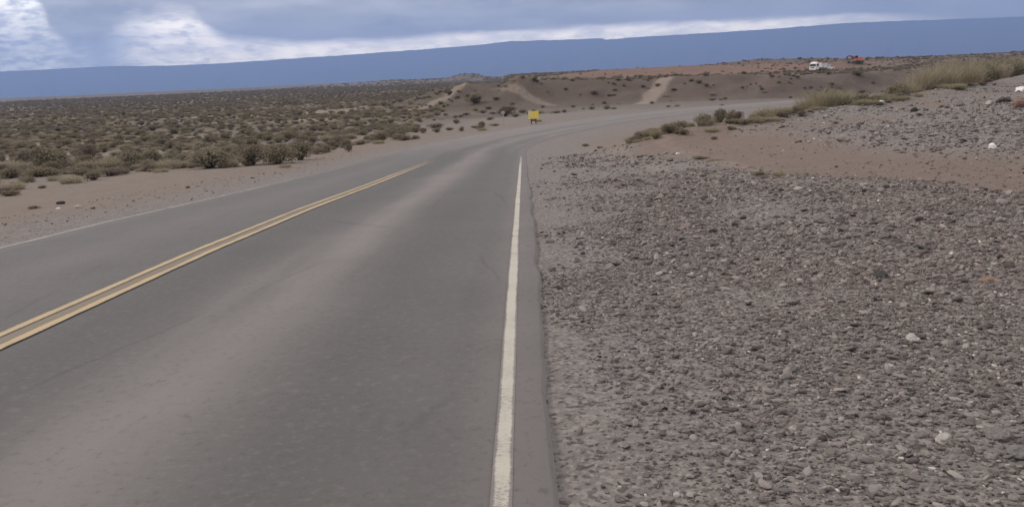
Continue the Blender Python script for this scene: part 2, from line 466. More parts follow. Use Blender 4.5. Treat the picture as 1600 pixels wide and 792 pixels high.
# ================================================================== ground
def build_ground():
    rings = np.concatenate([np.geomspace(0.8, 40, 300), np.geomspace(40.5, 420, 330), np.geomspace(425, 8600, 140)])
    az = np.radians(np.concatenate([np.linspace(-48, 48, 740), np.linspace(48, 312, 150)[1:-1]]))
    A, R = np.meshgrid(az, rings)
    X, Y = R * np.sin(A), R * np.cos(A)
    Z = terrain(X, Y)
    nr, na = X.shape
    co = np.stack([X.ravel(), Y.ravel(), Z.ravel()], 1)
    co = np.vstack([co, [[0, 0, float(terrain(0, 0))]]])
    idx = np.arange(nr * na).reshape(nr, na)
    nx = np.roll(idx, -1, axis=1)
    quads = np.stack([idx[:-1], idx[1:], nx[1:], nx[:-1]], -1).reshape(-1, 4)
    tri = np.stack([np.full(na, nr * na), idx[0], nx[0]], -1)
    me = mesh_np('ground', co, [quads[:, ::-1], tri[:, ::-1]], M_GROUND, smooth=True)
    x, y = co[:, 0], co[:, 1]
    s, t = road_frame(x, y); r = np.hypot(x, y)
    yc = np.interp(x, CUT_X, CUT_Y)
    wob = 1.4 * fbm(x / 3.0, y / 3.0, 3, 71)
    left = sst(0, .5, -s - HALF)
    sand = left * sst(.6, 2.6, -s - HALF + wob * .6) * (1 - .65 * sst(9, 16, -s - HALF + wob))
    sand = sand * (1 - sst(60, 100, r)) * .9
    sandr = sst(1.8, 4.0, s - HALF + wob * .5) * (1 - sst(6.0, 9.5, s - HALF + wob)) * sst(22, 29, y) * (1 - sst(50, 70, y))
    far = np.maximum(sst(9, 17, -s - HALF) * left, sst(85, 120, r))
    scrub = far * (.65 + .35 * sst(-.2, .3, fbm(x / 30, y / 12, 3, 77)))
    trk = track_mask(x, y)
    patch = sst(.16, .42, fbm(x / 5.5, y / 4.0, 3, 81)) * sst(4, 8, s - HALF) * (y < 40) * .5
    # red soil flat and hill on the plateau
    rust = sst(.5, 1.2, bump(x, y, 62, 285, 38, 50, 2.0) + .4 * fbm(x / 14, y / 14, 3, 85)) * (y > 150)
    rust = np.maximum(rust, .5 * sst(.1, .4, fbm(x / 18, y / 10, 3, 87)) * sst(0, 10, y - yc - 3) * sst(18, 30, x) * (r < 420))
    # cut bank and bulldozed soil
    cut = sst(-2, 1, y - yc) * (1 - sst(11, 16, y - yc)) * sst(0, 8, x)
    dark = cut * .95 * (.6 + .4 * sst(-.3, .2, fbm(x / 7, y / 4, 3, 91)))
    dark = np.maximum(dark, .8 * sst(.6, 1.6, bump(x, y, 112, 372, 36, 34, 2.2)) * (y > 320))
    mnd = sum(bump(x, y, *m) for m in MOUNDS)
    dark = np.maximum(dark, .8 * sst(.25, .9, mnd) * sst(-.35, .15, fbm(x / 5, y / 5, 3, 95)))
    dark = np.maximum(dark, .7 * sst(-.05, .3, fbm(x / 11, y / 7, 4, 97)) * sst(10, 16, y - yc) * sst(18, 30, x) * (r < 500))
    # bare bulldozed ramp up the cut, and its way on along the top
    def seg(pts, w):
        d = np.full(x.shape, 1e9)
        for (ax, ay), (bx, by) in zip(pts[:-1], pts[1:]):
            ux, uy = bx - ax, by - ay; L = ux * ux + uy * uy
            k = np.clip(((x - ax) * ux + (y - ay) * uy) / L, 0, 1)
            d = np.minimum(d, np.hypot(x - ax - k * ux, y - ay - k * uy))
        return 1 - sst(w * .6, w * 1.3, d + .5 * wob * w * .4)
    pale = seg([(17.8, 110), (20.2, 116), (24, 124), (30, 134)], 1.15) * .9
    pale = np.maximum(pale, .55 * seg([(30, 134), (60, 175), (78, 208)], 1.8))
    pale = np.maximum(pale, .7 * seg([(-16, 112), (-9.5, 122), (-7, 128)], 1.5))
    pale = np.maximum(pale, .5 * seg([(-1, 121), (3.2, 115), (6, 111)], .9))
    pale = np.maximum(pale, .75 * sst(.08, .34, fbm(x / 26, y / 7, 3, 93)) * left * (1 - sst(-26, -14, x)) * sst(45, 70, r) * (1 - sst(200, 300, r)))
    tyre = np.minimum(np.abs(s - HALF - 3.1), np.abs(s - HALF - 4.7))
    pale = np.maximum(pale, .25 * (1 - sst(.1, .35, tyre + .1 * wob)) * (y > 14) * (y < 30))
    for n, a in (('sand', np.maximum(sand, sandr * .85)), ('red', np.maximum(trk * .9, patch)), ('scrub', scrub),
                 ('rust', rust * .85), ('dark', dark), ('pale', pale)):
        fattr(me, n, np.clip(a, 0, 1))
    o = link('ground', me); tag(o, kind='structure')

build_ground()

# ================================================================== road
def strip(name, mat, t0, t1, s0, s1, lift, dt=.35, ns=2, ragged=0.0, skirt=0.0, seed=0):
    ts = np.arange(t0, t1 + dt, dt)
    rows = []; S = []; T = []; E = []
    for t in ts:
        a, b = s0, s1
        if ragged:
            a += ragged * float(fbm(t * 1.3, 2.0, 3, 101 + seed)); b += ragged * float(fbm(t * 1.3, 7.0, 3, 111 + seed))
        cs = list(np.linspace(a, b, ns))
        row = [(road_point(t, c) + (float(z_surface(t, c)) + lift,)) for c in cs]
        sr = list(cs); er = [1 - abs(2 * i / (ns - 1) - 1) for i in range(ns)]
        if skirt:
            for end, c, q in ((0, a, -.05), (1, b, .05)):
                p = road_point(t, c + q) + (float(z_surface(t, c)) + lift - skirt,)
                if end: row.append(p); sr.append(c); er.append(0)
                else: row.insert(0, p); sr.insert(0, c); er.insert(0, 0)
        rows.append(row); S += sr; T += [t] * len(row); E += er
    k = len(rows[0]); co = np.array(rows).reshape(-1, 3)
    idx = np.arange(len(co)).reshape(len(rows), k)
    q = np.stack([idx[:-1, :-1], idx[:-1, 1:], idx[1:, 1:], idx[1:, :-1]], -1).reshape(-1, 4)
    me = mesh_np(name, co, q, mat, smooth=False)
    fattr(me, 'offset', S); fattr(me, 'station', T); fattr(me, 'edge', E)
    return tag(link(name, me), kind='structure')

strip('asphalt_road', M_ASPHALT, -40, 260, -HALF, HALF, 0.0, dt=.25, ns=13, ragged=.035, skirt=.09)
strip('joint_sealing', M_TAR, -20, 31, -.217, -.043, .004, dt=.5, ns=2, ragged=.03)
YW = .10
strip('yellow_centre_line', M_YELLOW, -20, 40, -.29, -.29 + YW, .008, dt=.3, ns=5, ragged=.005)
strip('yellow_centre_line', M_YELLOW, -20, 40, -.07, -.07 + YW, .008, dt=.3, ns=5, ragged=.008, seed=3)
strip('white_edge_line', M_WHITE, -20, 32.5, 3.318, 3.405, .004, dt=.2, ns=5, ragged=.005, seed=5)
strip('white_edge_line', M_WHITE_OLD, -20, 40, -3.46, -3.35, .004, dt=.3, ns=5, ragged=.02, seed=8)
# ================================================================== mountains far behind
RIDGE = [(-250, 122), (0, 112), (100, 107), (180, 103.5), (260, 103), (350, 99), (450, 92), (550, 85.5), (650, 78), (750, 70.5), (800, 64.5),
         (900, 61.5), (940, 60.2), (948, 62), (1000, 58), (1100, 52), (1200, 46), (1310, 37), (1400, 33), (1500, 29.5), (1600, 26.5), (1900, 12)]
def build_mountain():
    A = []; E = []
    for px, py in RIDGE:
        v = ray(px, py); A.append(math.atan2(v[0], v[1])); E.append(math.atan2(v[2], math.hypot(v[0], v[1])))
    az = np.radians(np.linspace(-62, 62, 900))
    el = np.interp(az, A, E)
    R = np.concatenate([np.linspace(7200, 10000, 46), np.linspace(10060, 10800, 10)])
    AZ, RR_ = np.meshgrid(az, R)
    top = 10000 * np.tan(el)[None, :] * np.ones_like(RR_)
    top = top + 5 * fbm(AZ * 90, RR_ * 0, 4, 121)
    k = np.clip((RR_ - 7500) / 2500, 0, 1)
    prof = .30 * k + .70 * k ** 2.2
    gul = fbm(AZ * 60 + .8 * fbm(AZ * 20, RR_ / 650, 2, 131), RR_ / 1900, 4, 125)
    Z = top * prof + 70 * gul * np.sin(np.pi * np.clip(k, 0, 1)) * (RR_ < 10000)
    Z = np.where(RR_ > 10000, top * (1 - .25 * (RR_ - 10000) / 800) - 3, Z) - 40 * (1 - k)
    Z[-1] = -60
    X, Y = RR_ * np.sin(AZ), RR_ * np.cos(AZ)
    nr, na = X.shape
    idx = np.arange(nr * na).reshape(nr, na)
    q = np.stack([idx[:-1, :-1], idx[:-1, 1:], idx[1:, 1:], idx[1:, :-1]], -1).reshape(-1, 4)
    m, nt, bs = new_mat('far mountain rock')
    pos = nt.node('ShaderNodeNewGeometry').outputs['Position']
    n = nt.noise(pos, .0012, 6)
    nt.set(bs.inputs['Base Color'], nt.mix(n, rgb(*MTN_A), rgb(*MTN_B)))
    bs.inputs['Roughness'].default_value = 1.0; bs.inputs['Specular IOR Level'].default_value = 0.0
    me = mesh_np('mountain_range', np.stack([X.ravel(), Y.ravel(), Z.ravel()], 1), q, m, smooth=True)
    tag(link('mountain_range', me), kind='structure')
MTN_A, MTN_B = (.06, .066, .085), (.11, .115, .14)
build_mountain()

# ================================================================== air
HAZE_D = 2.0e-4
def build_haze():
    b = MB(); b.box((0, 0, 290), (22400, 22400, 780))
    m = bpy.data.materials.new('blue air'); m.use_nodes = True
    nt = NT(m.node_tree)
    nt.n.remove(nt.n['Principled BSDF'])
    pv = nt.node('ShaderNodeVolumePrincipled')
    pv.inputs['Color'].default_value = rgb(.37, .54, 1.0)
    pv.inputs['Density'].default_value = HAZE_D
    pv.inputs['Density Attribute'].default_value = ''
    pv.inputs['Temperature Attribute'].default_value = ''
    pv.inputs['Color Attribute'].default_value = ''
    pv.inputs['Anisotropy'].default_value = 0.2
    nt.l.new(pv.outputs[0], nt.n['Material Output'].inputs['Volume'])
    o = b.build('haze', m); tag(o, kind='stuff')
build_haze()

# ================================================================== sky, sun, camera
SUN_EL, SUN_AZ = math.radians(37), math.radians(-66)
def build_sky():
    w = bpy.data.worlds.new('World'); SC.world = w; w.use_nodes = True
    nt = NT(w.node_tree)
    bg = nt.n['Background']
    sky = nt.node('ShaderNodeTexSky', sky_type='NISHITA')
    sky.sun_disc = False; sky.sun_elevation = SUN_EL; sky.sun_rotation = SUN_AZ
    d = nt.node('ShaderNodeTexCoord').outputs['Generated']
    sep = nt.node('ShaderNodeSeparateXYZ', {0: d})
    x, y, z = sep.outputs
    el = nt.math('MULTIPLY', nt.math('ARCSINE', z), 57.2958)
    az = nt.math('MULTIPLY', nt.math('ARCTAN2', x, y), 57.2958)
    st = nt.node('ShaderNodeMapping', {'Vector': d, 'Scale': (9, 9, 42)})
    n1 = nt.noise(st, 1.0, 6, .55)
    n2 = nt.noise(nt.node('ShaderNodeMapping', {'Vector': d, 'Scale': (3, 3, 16), 'Location': (3, 1, 2)}), 1.0, 4, .5)
    n3 = nt.noise(nt.node('ShaderNodeMapping', {'Vector': d, 'Scale': (17, 17, 60)}), 1.0, 8, .66)
    n4 = nt.noise(nt.node('ShaderNodeMapping', {'Vector': d, 'Scale': (48, 48, 150)}), 1.0, 6, .62)
    # cloud deck
    dk = nt.mix(nt.smooth(n1, .3, .72), rgb(5.4, 5.2, 5.0), rgb(12.6, 11.8, 10.8))
    dk = nt.mix(nt.math('MULTIPLY', nt.smooth(n2, .42, .62), .5), dk, rgb(10.5, 9.7, 8.8))
    dk = nt.mix(nt.math('MULTIPLY', nt.smooth(az, 12, 32), .45), dk, rgb(8.0, 7.9, 8.1))
    # open strip of bright sky over the mountains
    fc = nt.node('ShaderNodeFloatCurve', {1: nt.lin(az, -44, 44, 0, 1)})
    cu = fc.mapping.curves[0]
    pts = [(-44, 8.5), (-31.6, 8.2), (-28.4, 6.4), (-27.2, 3.4), (-26, 2.7), (-24.6, 3.2), (-22.5, 4.3), (-20.3, 4.7), (-18.6, 3.7), (-17, 3.0),
           (-8.7, 2.75), (0, 3.0), (8, 3.0), (17, 3.0), (22, 2.85), (26, 2.55), (44, 2.3)]
    while len(cu.points) < len(pts): cu.points.new(.5, .5)
    for p, (a, e) in zip(cu.points, pts): p.location = ((a + 44) / 88, e / 10)
    fc.mapping.update()
    gt = nt.math('MULTIPLY', fc.outputs[0], 10.0)
    e2 = nt.math('ADD', el, nt.math('MULTIPLY', nt.lin(az, -24, -14, 1.25, .45), nt.math('ADD', nt.math('MULTIPLY', nt.math('SUBTRACT', n1, .5), 1.5), nt.math('MULTIPLY', nt.math('SUBTRACT', n3, .5), 2.0))))
    dd = nt.math('SUBTRACT', e2, gt)
    gap = nt.math('MULTIPLY', nt.smooth(dd, nt.lin(az, -24, -14, .75, .24), nt.lin(az, -24, -14, -.75, -.30)), nt.smooth(az, 30, 19))
    gap = nt.math('MULTIPLY', gap, nt.smooth(az, -70, -45))
    cream = nt.mix(nt.smooth(n3, .35, .65), rgb(34, 31, 27), rgb(58, 50, 40))
    blue = nt.mix(nt.smooth(n3, .3, .7), rgb(9.5, 11.2, 13), rgb(14, 15, 16.5))
    gapc = nt.mix(nt.math('MULTIPLY', nt.smooth(az, -21.5, -25.5), nt.smooth(el, 4.2, 3.0)), cream, blue)
    gapc = nt.mix(nt.math('MULTIPLY', nt.smooth(n4, .52, .36), nt.lin(az, -24, -12, .60, .25)), gapc, rgb(11, 11, 11.5))
    dk = nt.mix(nt.math('MULTIPLY', nt.smooth(n4, .45, .68), .40), dk, rgb(9.6, 9.5, 9.5))
    gapc = nt.mix(nt.smooth(az, -24.5, -28), gapc, nt.mix(nt.smooth(n4, .35, .62), rgb(13, 13, 13), rgb(33, 31, 27)))
    low = nt.mix(gap, dk, gapc)
    # the deck is thinner and brighter higher up and behind
    hi = nt.mix(n2, rgb(9.3, 8.9, 8.6), rgb(13.8, 13.0, 12.2))
    up = nt.mix(nt.smooth(el, 9, 38), low, hi)
    cov = nt.mix(.12, up, sky.outputs[0])
    nt.set(bg.inputs['Color'], cov); bg.inputs['Strength'].default_value = 0.1
build_sky()

sun = bpy.data.lights.new('sun', 'SUN'); sun.energy = 1.8; sun.angle = math.radians(7); sun.color = (1.0, .92, .82)
so = bpy.data.objects.new('sun', sun); COL.objects.link(so)
sd = Vector((math.sin(SUN_AZ) * math.cos(SUN_EL), math.cos(SUN_AZ) * math.cos(SUN_EL), math.sin(SUN_EL)))
so.rotation_euler = sd.to_track_quat('Z', 'Y').to_euler()

cam = bpy.data.cameras.new('camera'); co_ = bpy.data.objects.new('camera', cam); COL.objects.link(co_)
cam.sensor_width = 36; cam.lens = 36 * F_PX / 1600; cam.clip_start = .1; cam.clip_end = 60000
fwd = Vector(ray(800, 396)); right = Vector(ray(801, 396)) - Vector(ray(799, 396)); right = (right - fwd * right.dot(fwd)).normalized()
up = right.cross(fwd)
co_.matrix_world = Matrix(((right.x, up.x, -fwd.x, 0), (right.y, up.y, -fwd.y, 0), (right.z, up.z, -fwd.z, EYE), (0, 0, 0, 1)))
SC.camera = co_

SC.view_settings.view_transform = 'Standard'; SC.view_settings.look = 'None'
SC.view_settings.exposure = 0.12; SC.view_settings.gamma = 1.0; SC.view_settings.use_curve_mapping = False
SC.render.engine = 'CYCLES'
SC.cycles.use_denoising = True
SC.cycles.max_bounces = 4; SC.cycles.diffuse_bounces = 2; SC.cycles.volume_bounces = 0
SC.cycles.transparent_max_bounces = 8
# ================================================================== scattering
HID = bpy.data.collections.new('source shapes')          # sources for scattered stuff, not linked to the scene

def source_collection(name, meshes):
    c = bpy.data.collections.new(name)
    for i, me in enumerate(meshes):
        c.objects.link(bpy.data.objects.new('%s_%02d' % (name, i), me))
    return c

def scatter(name, coll, P, rot, scl, idx, attrs, mat=None):
    me = bpy.data.meshes.new(name)
    me.vertices.add(len(P)); me.vertices.foreach_set('co', np.asarray(P, np.float32).ravel())
    a = me.attributes.new('rot', 'FLOAT_VECTOR', 'POINT'); a.data.foreach_set('vector', np.asarray(rot, np.float32).ravel())
    a = me.attributes.new('scl', 'FLOAT_VECTOR', 'POINT'); a.data.foreach_set('vector', np.asarray(scl, np.float32).ravel())
    a = me.attributes.new('idx', 'INT', 'POINT'); a.data.foreach_set('value', np.asarray(idx, np.int32))
    for k, v in attrs.items(): fattr(me, k, v)
    o = link(name, me)
    g = bpy.data.node_groups.new('scatter', 'GeometryNodeTree')
    g.interface.new_socket('Geometry', in_out='INPUT', socket_type='NodeSocketGeometry')
    g.interface.new_socket('Geometry', in_out='OUTPUT', socket_type='NodeSocketGeometry')
    n, l = g.nodes, g.links
    gi, go = n.new('NodeGroupInput'), n.new('NodeGroupOutput')
    ci = n.new('GeometryNodeCollectionInfo'); ci.inputs[0].default_value = coll
    ci.inputs['Separate Children'].default_value = True; ci.inputs['Reset Children'].default_value = True
    ip = n.new('GeometryNodeInstanceOnPoints'); ip.inputs['Pick Instance'].default_value = True
    def na(nm, t):
        q = n.new('GeometryNodeInputNamedAttribute'); q.data_type = t; q.inputs[0].default_value = nm; return q.outputs[0]
    e2r = n.new('FunctionNodeEulerToRotation')
    l.new(na('rot', 'FLOAT_VECTOR'), e2r.inputs[0]); l.new(e2r.outputs[0], ip.inputs['Rotation'])
    l.new(na('scl', 'FLOAT_VECTOR'), ip.inputs['Scale']); l.new(na('idx', 'INT'), ip.inputs['Instance Index'])
    l.new(gi.outputs[0], ip.inputs['Points']); l.new(ci.outputs[0], ip.inputs['Instance'])
    l.new(ip.outputs[0], go.inputs[0])
    md = o.modifiers.new('scatter', 'NODES'); md.node_group = g
    tag(o, kind='stuff')
    return o

# ------------------------------------------------------------------ stones
import bmesh
def stone_mesh(name, mat, sub, seed, flat=.6, amp=.28, smooth=False):
    b = bmesh.new(); bmesh.ops.create_icosphere(b, subdivisions=sub, radius=1.0)
    rs = np.random.RandomState(seed)
    co = np.array([v.co[:] for v in b.verts])
    o = rs.uniform(0, 50, 3)
    d = fbm(co[:, 0] * 1.1 + o[0] + co[:, 2] * .7, co[:, 1] * 1.1 + o[1] - co[:, 2] * .9, 3, seed)
    d2 = fbm(co[:, 2] * 1.7 + o[2], co[:, 0] * 1.7 + co[:, 1], 2, seed + 9)
    k = 1 + amp * (d + .7 * d2)
    # a few worn flat faces
    for j in range(5):
        n = rs.normal(size=3); n /= np.linalg.norm(n)
        h = co @ n; lim = rs.uniform(.62, .9)
        k = np.where(h * k > lim, lim / np.maximum(h, .01), k)
    co = co * k[:, None] * np.array([1.0, rs.uniform(.65, .95), flat * rs.uniform(.75, 1.2)])
    for v, c in zip(b.verts, co): v.co = c
    me = bpy.data.meshes.new(name); b.to_mesh(me); b.free()
    if smooth: me.polygons.foreach_set('use_smooth', [True] * len(me.polygons))
    me.materials.append(mat)
    return me

M_PEBBLE = stone_material('river pebbles', [(.062, .055, .052), (.120, .105, .098), (.170, .149, .140), (.200, .171, .158), (.262, .232, .216), (.350, .310, .280), (.62, .57, .52)])
PEB = source_collection('pebble', [stone_mesh('pebble%d' % i, M_PEBBLE, 2 if i < 5 else 1, 300 + i) for i in range(9)])

def build_gravel():
    rs = np.random.RandomState(5)
    out = []
    def field(n, r0, r1, a0, a1, p):
        u = rs.uniform(0, 1, n)
        r = (r0 ** p + u * (r1 ** p - r0 ** p)) ** (1 / p)
        a = np.radians(rs.uniform(a0, a1, n))
        return r * np.sin(a), r * np.cos(a)
    X = []; Y = []; S = []
    # dense gravel beside the road, thinning with distance
    for n, r0, r1, p, s0, sg in ((100000, 1.6, 7.5, 1.5, .0085, .50), (120000, 6.5, 19, 1.3, .0125, .50), (52000, 17, 46, 1.3, .022, .5),
                                 (3000, 2.0, 14, 1.5, .024, .35), (1500, 8, 46, 1.3, .055, .4), (7000, 12, 34, 1.3, .034, .5)):
        x, y = field(n, r0, r1, -3, 46, p); X.append(x); Y.append(y); S.append(s0 * np.exp(sg * rs.normal(size=n)))
    x, y = field(9000, 9, 45, -48, -6, 1.4); X.append(x); Y.append(y); S.append(.016 * np.exp(.45 * rs.normal(size=9000)))
    X = np.concatenate(X); Y = np.concatenate(Y); S = np.concatenate(S)
    S = np.minimum(S, .016 + .0042 * np.hypot(X, Y))
    s, t = road_frame(X, Y)
    d = np.abs(s) - HALF
    trk = track_mask(X, Y)
    clump = fbm(X / 1.6, Y / 1.6, 3, 141)
    keep = (d > -.03) & (rs.uniform(0, 1, len(X)) < sst(0, 1, (d + .12 + .6 * clump) / np.interp(Y, [4, 7, 16, 30], [.7, 1.5, 2.6, 2.6])) * np.clip(.75 + .9 * clump, .25, 1))
    keep &= rs.uniform(0, 1, len(X)) > trk * .93
    bare = sst(.12, .4, fbm(X / 5.5, Y / 4.0, 3, 81)) * (s > 4) * .55
    keep &= rs.uniform(0, 1, len(X)) > bare
    # stony strips on the bank
    sandy = sst(1.8, 4.0, d) * (1 - sst(6, 9.5, d)) * sst(22, 29, Y) * (s > 0)
    keep &= rs.uniform(0, 1, len(X)) > sandy * .8
    ye = np.interp(X, BANK_X, BANK_Y)
    keep &= (Y < ye + 3) | (s < 0)
    keep &= (s > 0) | (d < 3.5)
    grit = (d < -.03) & (rs.uniform(0, 1, len(X)) < .012 + .10 * np.exp(-((d + .2) / .22) ** 2)) & (S < .02)
    keep |= grit
    # a little loose grit on the asphalt
    X, Y, S, trk = X[keep], Y[keep], S[keep], trk[keep]
    n = len(X)
    Z = terrain(X, Y) + S * rs.uniform(-.05, .42, n)
    rot = np.stack([rs.normal(0, .28, n), rs.normal(0, .28, n), rs.uniform(0, 6.28, n)], 1)
    scl = S[:, None] * np.stack([rs.uniform(.85, 1.35, n), rs.uniform(.8, 1.1, n), rs.uniform(.6, 1.0, n)], 1)
    tint = np.clip(rs.beta(1.9, 2.1, n), 0, 1); tint = np.where(rs.uniform(0, 1, n) < .024, rs.uniform(.85, 1.0, n), tint * .86)
    tint = np.where((tint > .82) & (S > .009 + .0016 * np.hypot(X, Y)), tint - .3, tint)
    warm = np.clip(.10 + .45 * fbm(X / 4, Y / 4, 3, 151) + .6 * trk + rs.normal(0, .15, n), 0, 1)
    scatter('gravel', PEB, np.stack([X, Y, Z], 1), rot, scl, rs.randint(0, 9, n), {'tint': tint, 'warm': warm})
build_gravel()

M_ROCK_GREY = rock_material('grey stone', (.120, .108, .102), (.210, .190, .178))
M_ROCK_PALE = rock_material('pale stone', (.30, .268, .24), (.46, .42, .38))
M_ROCK_DARK = rock_material('dark stone', (.035, .032, .031), (.085, .078, .074))
M_ROCK_RED = rock_material('reddish stone', (.17, .105, .08), (.27, .175, .135))
M_ROCK_WHITE = rock_material('white stone', (.66, .64, .60), (.84, .82, .79))

# pixel in the photo, width there, material, label
ROCKS = [
 (1377, 163, 11, M_ROCK_WHITE, 'white rounded stone lying at the crest of the gravel bank beside green grass'),
 (1550, 231, 13, M_ROCK_WHITE, 'white jagged stone lying alone among dark gravel on the bank, near the right edge'),
 (1595, 143, 15, M_ROCK_WHITE, 'white boulder at the crest of the bank, cut by the right edge'),
 (1059, 241, 7, M_ROCK_WHITE, 'small white stone on the sandy rim of the dirt track, beside flat green weeds'),
 (1270, 279, 6, M_ROCK_WHITE, 'small white stone at the near rim of the reddish dirt track'),
 (1387, 200, 9, M_ROCK_PALE, 'pale stone on the bank below the white rounded crest stone'),
 (1291, 183, 8, M_ROCK_PALE, 'pale stone under the yellow grass on the bank'),
 (1224, 237, 6, M_ROCK_PALE, 'tiny pale stone on the smooth red surface of the dirt track'),
 (1475, 688, 28, M_ROCK_PALE, 'largest pale flat stone in the near gravel at lower right'),
 (1560, 682, 34, M_ROCK_GREY, 'broad grey slab of stone in the near gravel, right of the pale flat one'),
 (1236, 579, 22, M_ROCK_GREY, 'rounded grey stone in the middle of the near gravel'),
 (1165, 687, 22, M_ROCK_GREY, 'rounded grey stone in the gravel at bottom centre right, nearer than its like'),
 (1058, 774, 13, M_ROCK_PALE, 'small bright pebble at the bottom of the gravel nearest the asphalt'),
 (1392, 575, 17, M_ROCK_PALE, 'light pebble half way up the near gravel, right of the rounded grey stone'),
 (1425, 532, 24, M_ROCK_PALE, 'long pale sliver of stone lying flat in the gravel'),
 (1302, 595, 9, M_ROCK_WHITE, 'tiny white pebble in the middle of the near gravel'),
 (1375, 432, 26, M_ROCK_DARK, 'dark broken stone beside the reddish patch in the gravel'),
 (1148, 353, 13, M_ROCK_DARK, 'dark flat stone on the grey gravel, larger of a close pair'),
 (1162, 342, 11, M_ROCK_DARK, 'dark flat stone on the grey gravel, smaller and farther of a close pair'),
 (1351, 300, 13, M_ROCK_DARK, 'dark stone on the near rim of the dirt track, right of centre'),
 (1505, 222, 9, M_ROCK_DARK, 'dark stone on the bank just left of the jagged white one'),
 (1590, 710, 40, M_ROCK_GREY, 'big grey stone in the near gravel at the lower right edge'),
 (1545, 440, 24, M_ROCK_RED, 'reddish stone on the reddish patch near the right edge'),
 (1250, 440, 14, M_ROCK_PALE, 'pale pebble in gravel above the rounded grey stone'),
 (96, 319, 13, M_ROCK_DARK, 'dark stone on the left verge of the road'),
 (91, 327, 8, M_ROCK_WHITE, 'white chip of stone beside the dark stone on the left verge'),
 (123, 325, 11, M_ROCK_PALE, 'pale flat stone on the left verge, right of the dark stone'),
 (293, 294, 10, M_ROCK_DARK, 'small dark stone on the left verge near the asphalt'),
 (1546, 163, 12, M_ROCK_PALE, 'pale angular stone in the row of rocks along the crest of the bank'),
 (1568, 160, 20, M_ROCK_DARK, 'dark angular rock in the row of rocks along the crest of the bank'),
 (1592, 168, 26, M_ROCK_RED, 'reddish tan rock at the right edge under the white boulder'),
 (1500, 166, 12, M_ROCK_GREY, 'grey rock in the row along the crest, left of the pale angular one'),
 (1470, 168, 12, M_ROCK_RED, 'tan rock at the foot of the pale brush on the crest'),
 (1428, 175, 11, M_ROCK_DARK, 'dark rock at the left end of the row along the crest'),
]
def build_rocks():
    for i, (px, py, w, mat, lab) in enumerate(ROCKS):
        p = at(px, py)
        if p is None: continue
        d = math.dist(p, (0, 0, EYE))
        r = w / 2 / F_PX * d
        me = stone_mesh('stone', mat, 3, 700 + i, flat=.55 if py > 250 else .72, amp=.35, smooth=False)
        o = link('stone', me); o.location = (p[0], p[1], p[2] + r * .18); o.scale = (r, r, r)
        o.rotation_euler = (.1 * math.sin(i * 3), .1 * math.cos(i * 5), i * 1.7)
        tag(o, lab, 'stone', 'single stones lying on the gravel and verges')
build_rocks()

# ------------------------------------------------------------------ shrubs and grass
def leaf_cloud(rs, n, w, h, size, asp, lobes=5, hollow=.45, up=.25, base=.06):
    """many little leaf faces spread in a few uneven lobes"""
    L = []
    for i in range(lobes):
        a = rs.uniform(0, 6.28); q = w * .5 * rs.uniform(.05, .62)
        L.append((q * math.cos(a), q * math.sin(a), h * rs.uniform(.34, .62), w * rs.uniform(.2, .34), h * rs.uniform(.28, .42)))
    L = np.array(L); k = rs.randint(0, lobes, n)
    d = rs.normal(size=(n, 3)); d /= np.linalg.norm(d, axis=1)[:, None]
    rad = rs.uniform(hollow, 1.08, n) ** .6
    P = np.stack([L[k, 0] + d[:, 0] * rad * L[k, 3], L[k, 1] + d[:, 1] * rad * L[k, 3], L[k, 2] + d[:, 2] * rad * L[k, 4]], 1)
    P[:, 2] = np.maximum(P[:, 2], base * h * rs.uniform(.3, 1.6, n))
    nrm = d * .6 + rs.normal(size=(n, 3)) * .6 + np.array([0, 0, up]); nrm /= np.linalg.norm(nrm, axis=1)[:, None]
    u = np.cross(nrm, rs.normal(size=(n, 3))); u /= np.linalg.norm(u, axis=1)[:, None]; v = np.cross(nrm, u)
    s = (size * rs.uniform(.6, 1.4, n))[:, None]
    co = np.stack([P - u * s * asp, P + v * s * .5, P + u * s * asp, P - v * s * .5], 1).reshape(-1, 3)
    return co, np.arange(4 * n).reshape(-1, 4), L

def stem_verts(rs, L, w, h, n):
    b = MB()
    for i in range(n):
        l = L[i % len(L)]
        e = np.array([l[0] + rs.normal(0, l[3] * .6), l[1] + rs.normal(0, l[3] * .6), min(h * .95, l[2] + rs.uniform(0, l[4]))])
        m = e * .5 + np.array([rs.normal(0, .05 * w), rs.normal(0, .05 * w), .05 * h])
        b.tube([(rs.normal(0, .03 * w), rs.normal(0, .03 * w), -.04), tuple(m), tuple(e)], [.018 * h + .004, .011 * h, .004], 4, False)
    return b

def grass_blades(rs, n, w, h, bw):
    a = rs.uniform(0, 6.28, n); q = w * .5 * np.sqrt(rs.uniform(0, 1, n)) * .75
    B = np.stack([q * np.cos(a), q * np.sin(a), np.full(n, -.02)], 1)
    lean = rs.normal(0, .28, (n, 2)) * h + B[:, :2] * .55
    hh = h * rs.uniform(.45, 1.05, n) * (1 - .35 * (q / (w * .5)) ** 2)
    T = np.stack([B[:, 0] + lean[:, 0], B[:, 1] + lean[:, 1], hh], 1)
    M = (B + T) / 2 + np.stack([-lean[:, 0] * .15, -lean[:, 1] * .15, hh * .12], 1)
    f = rs.normal(size=(n, 2)); f /= np.linalg.norm(f, axis=1)[:, None]
    wv = np.concatenate([f, np.zeros((n, 1))], 1) * bw
    co = np.stack([B - wv, B + wv, M + wv * .8, M - wv * .8, T], 1).reshape(-1, 3)
    i = np.arange(n)[:, None] * 5
    return co, [i + np.array([[0, 1, 2, 3]]), i + np.array([[3, 2, 4]])]

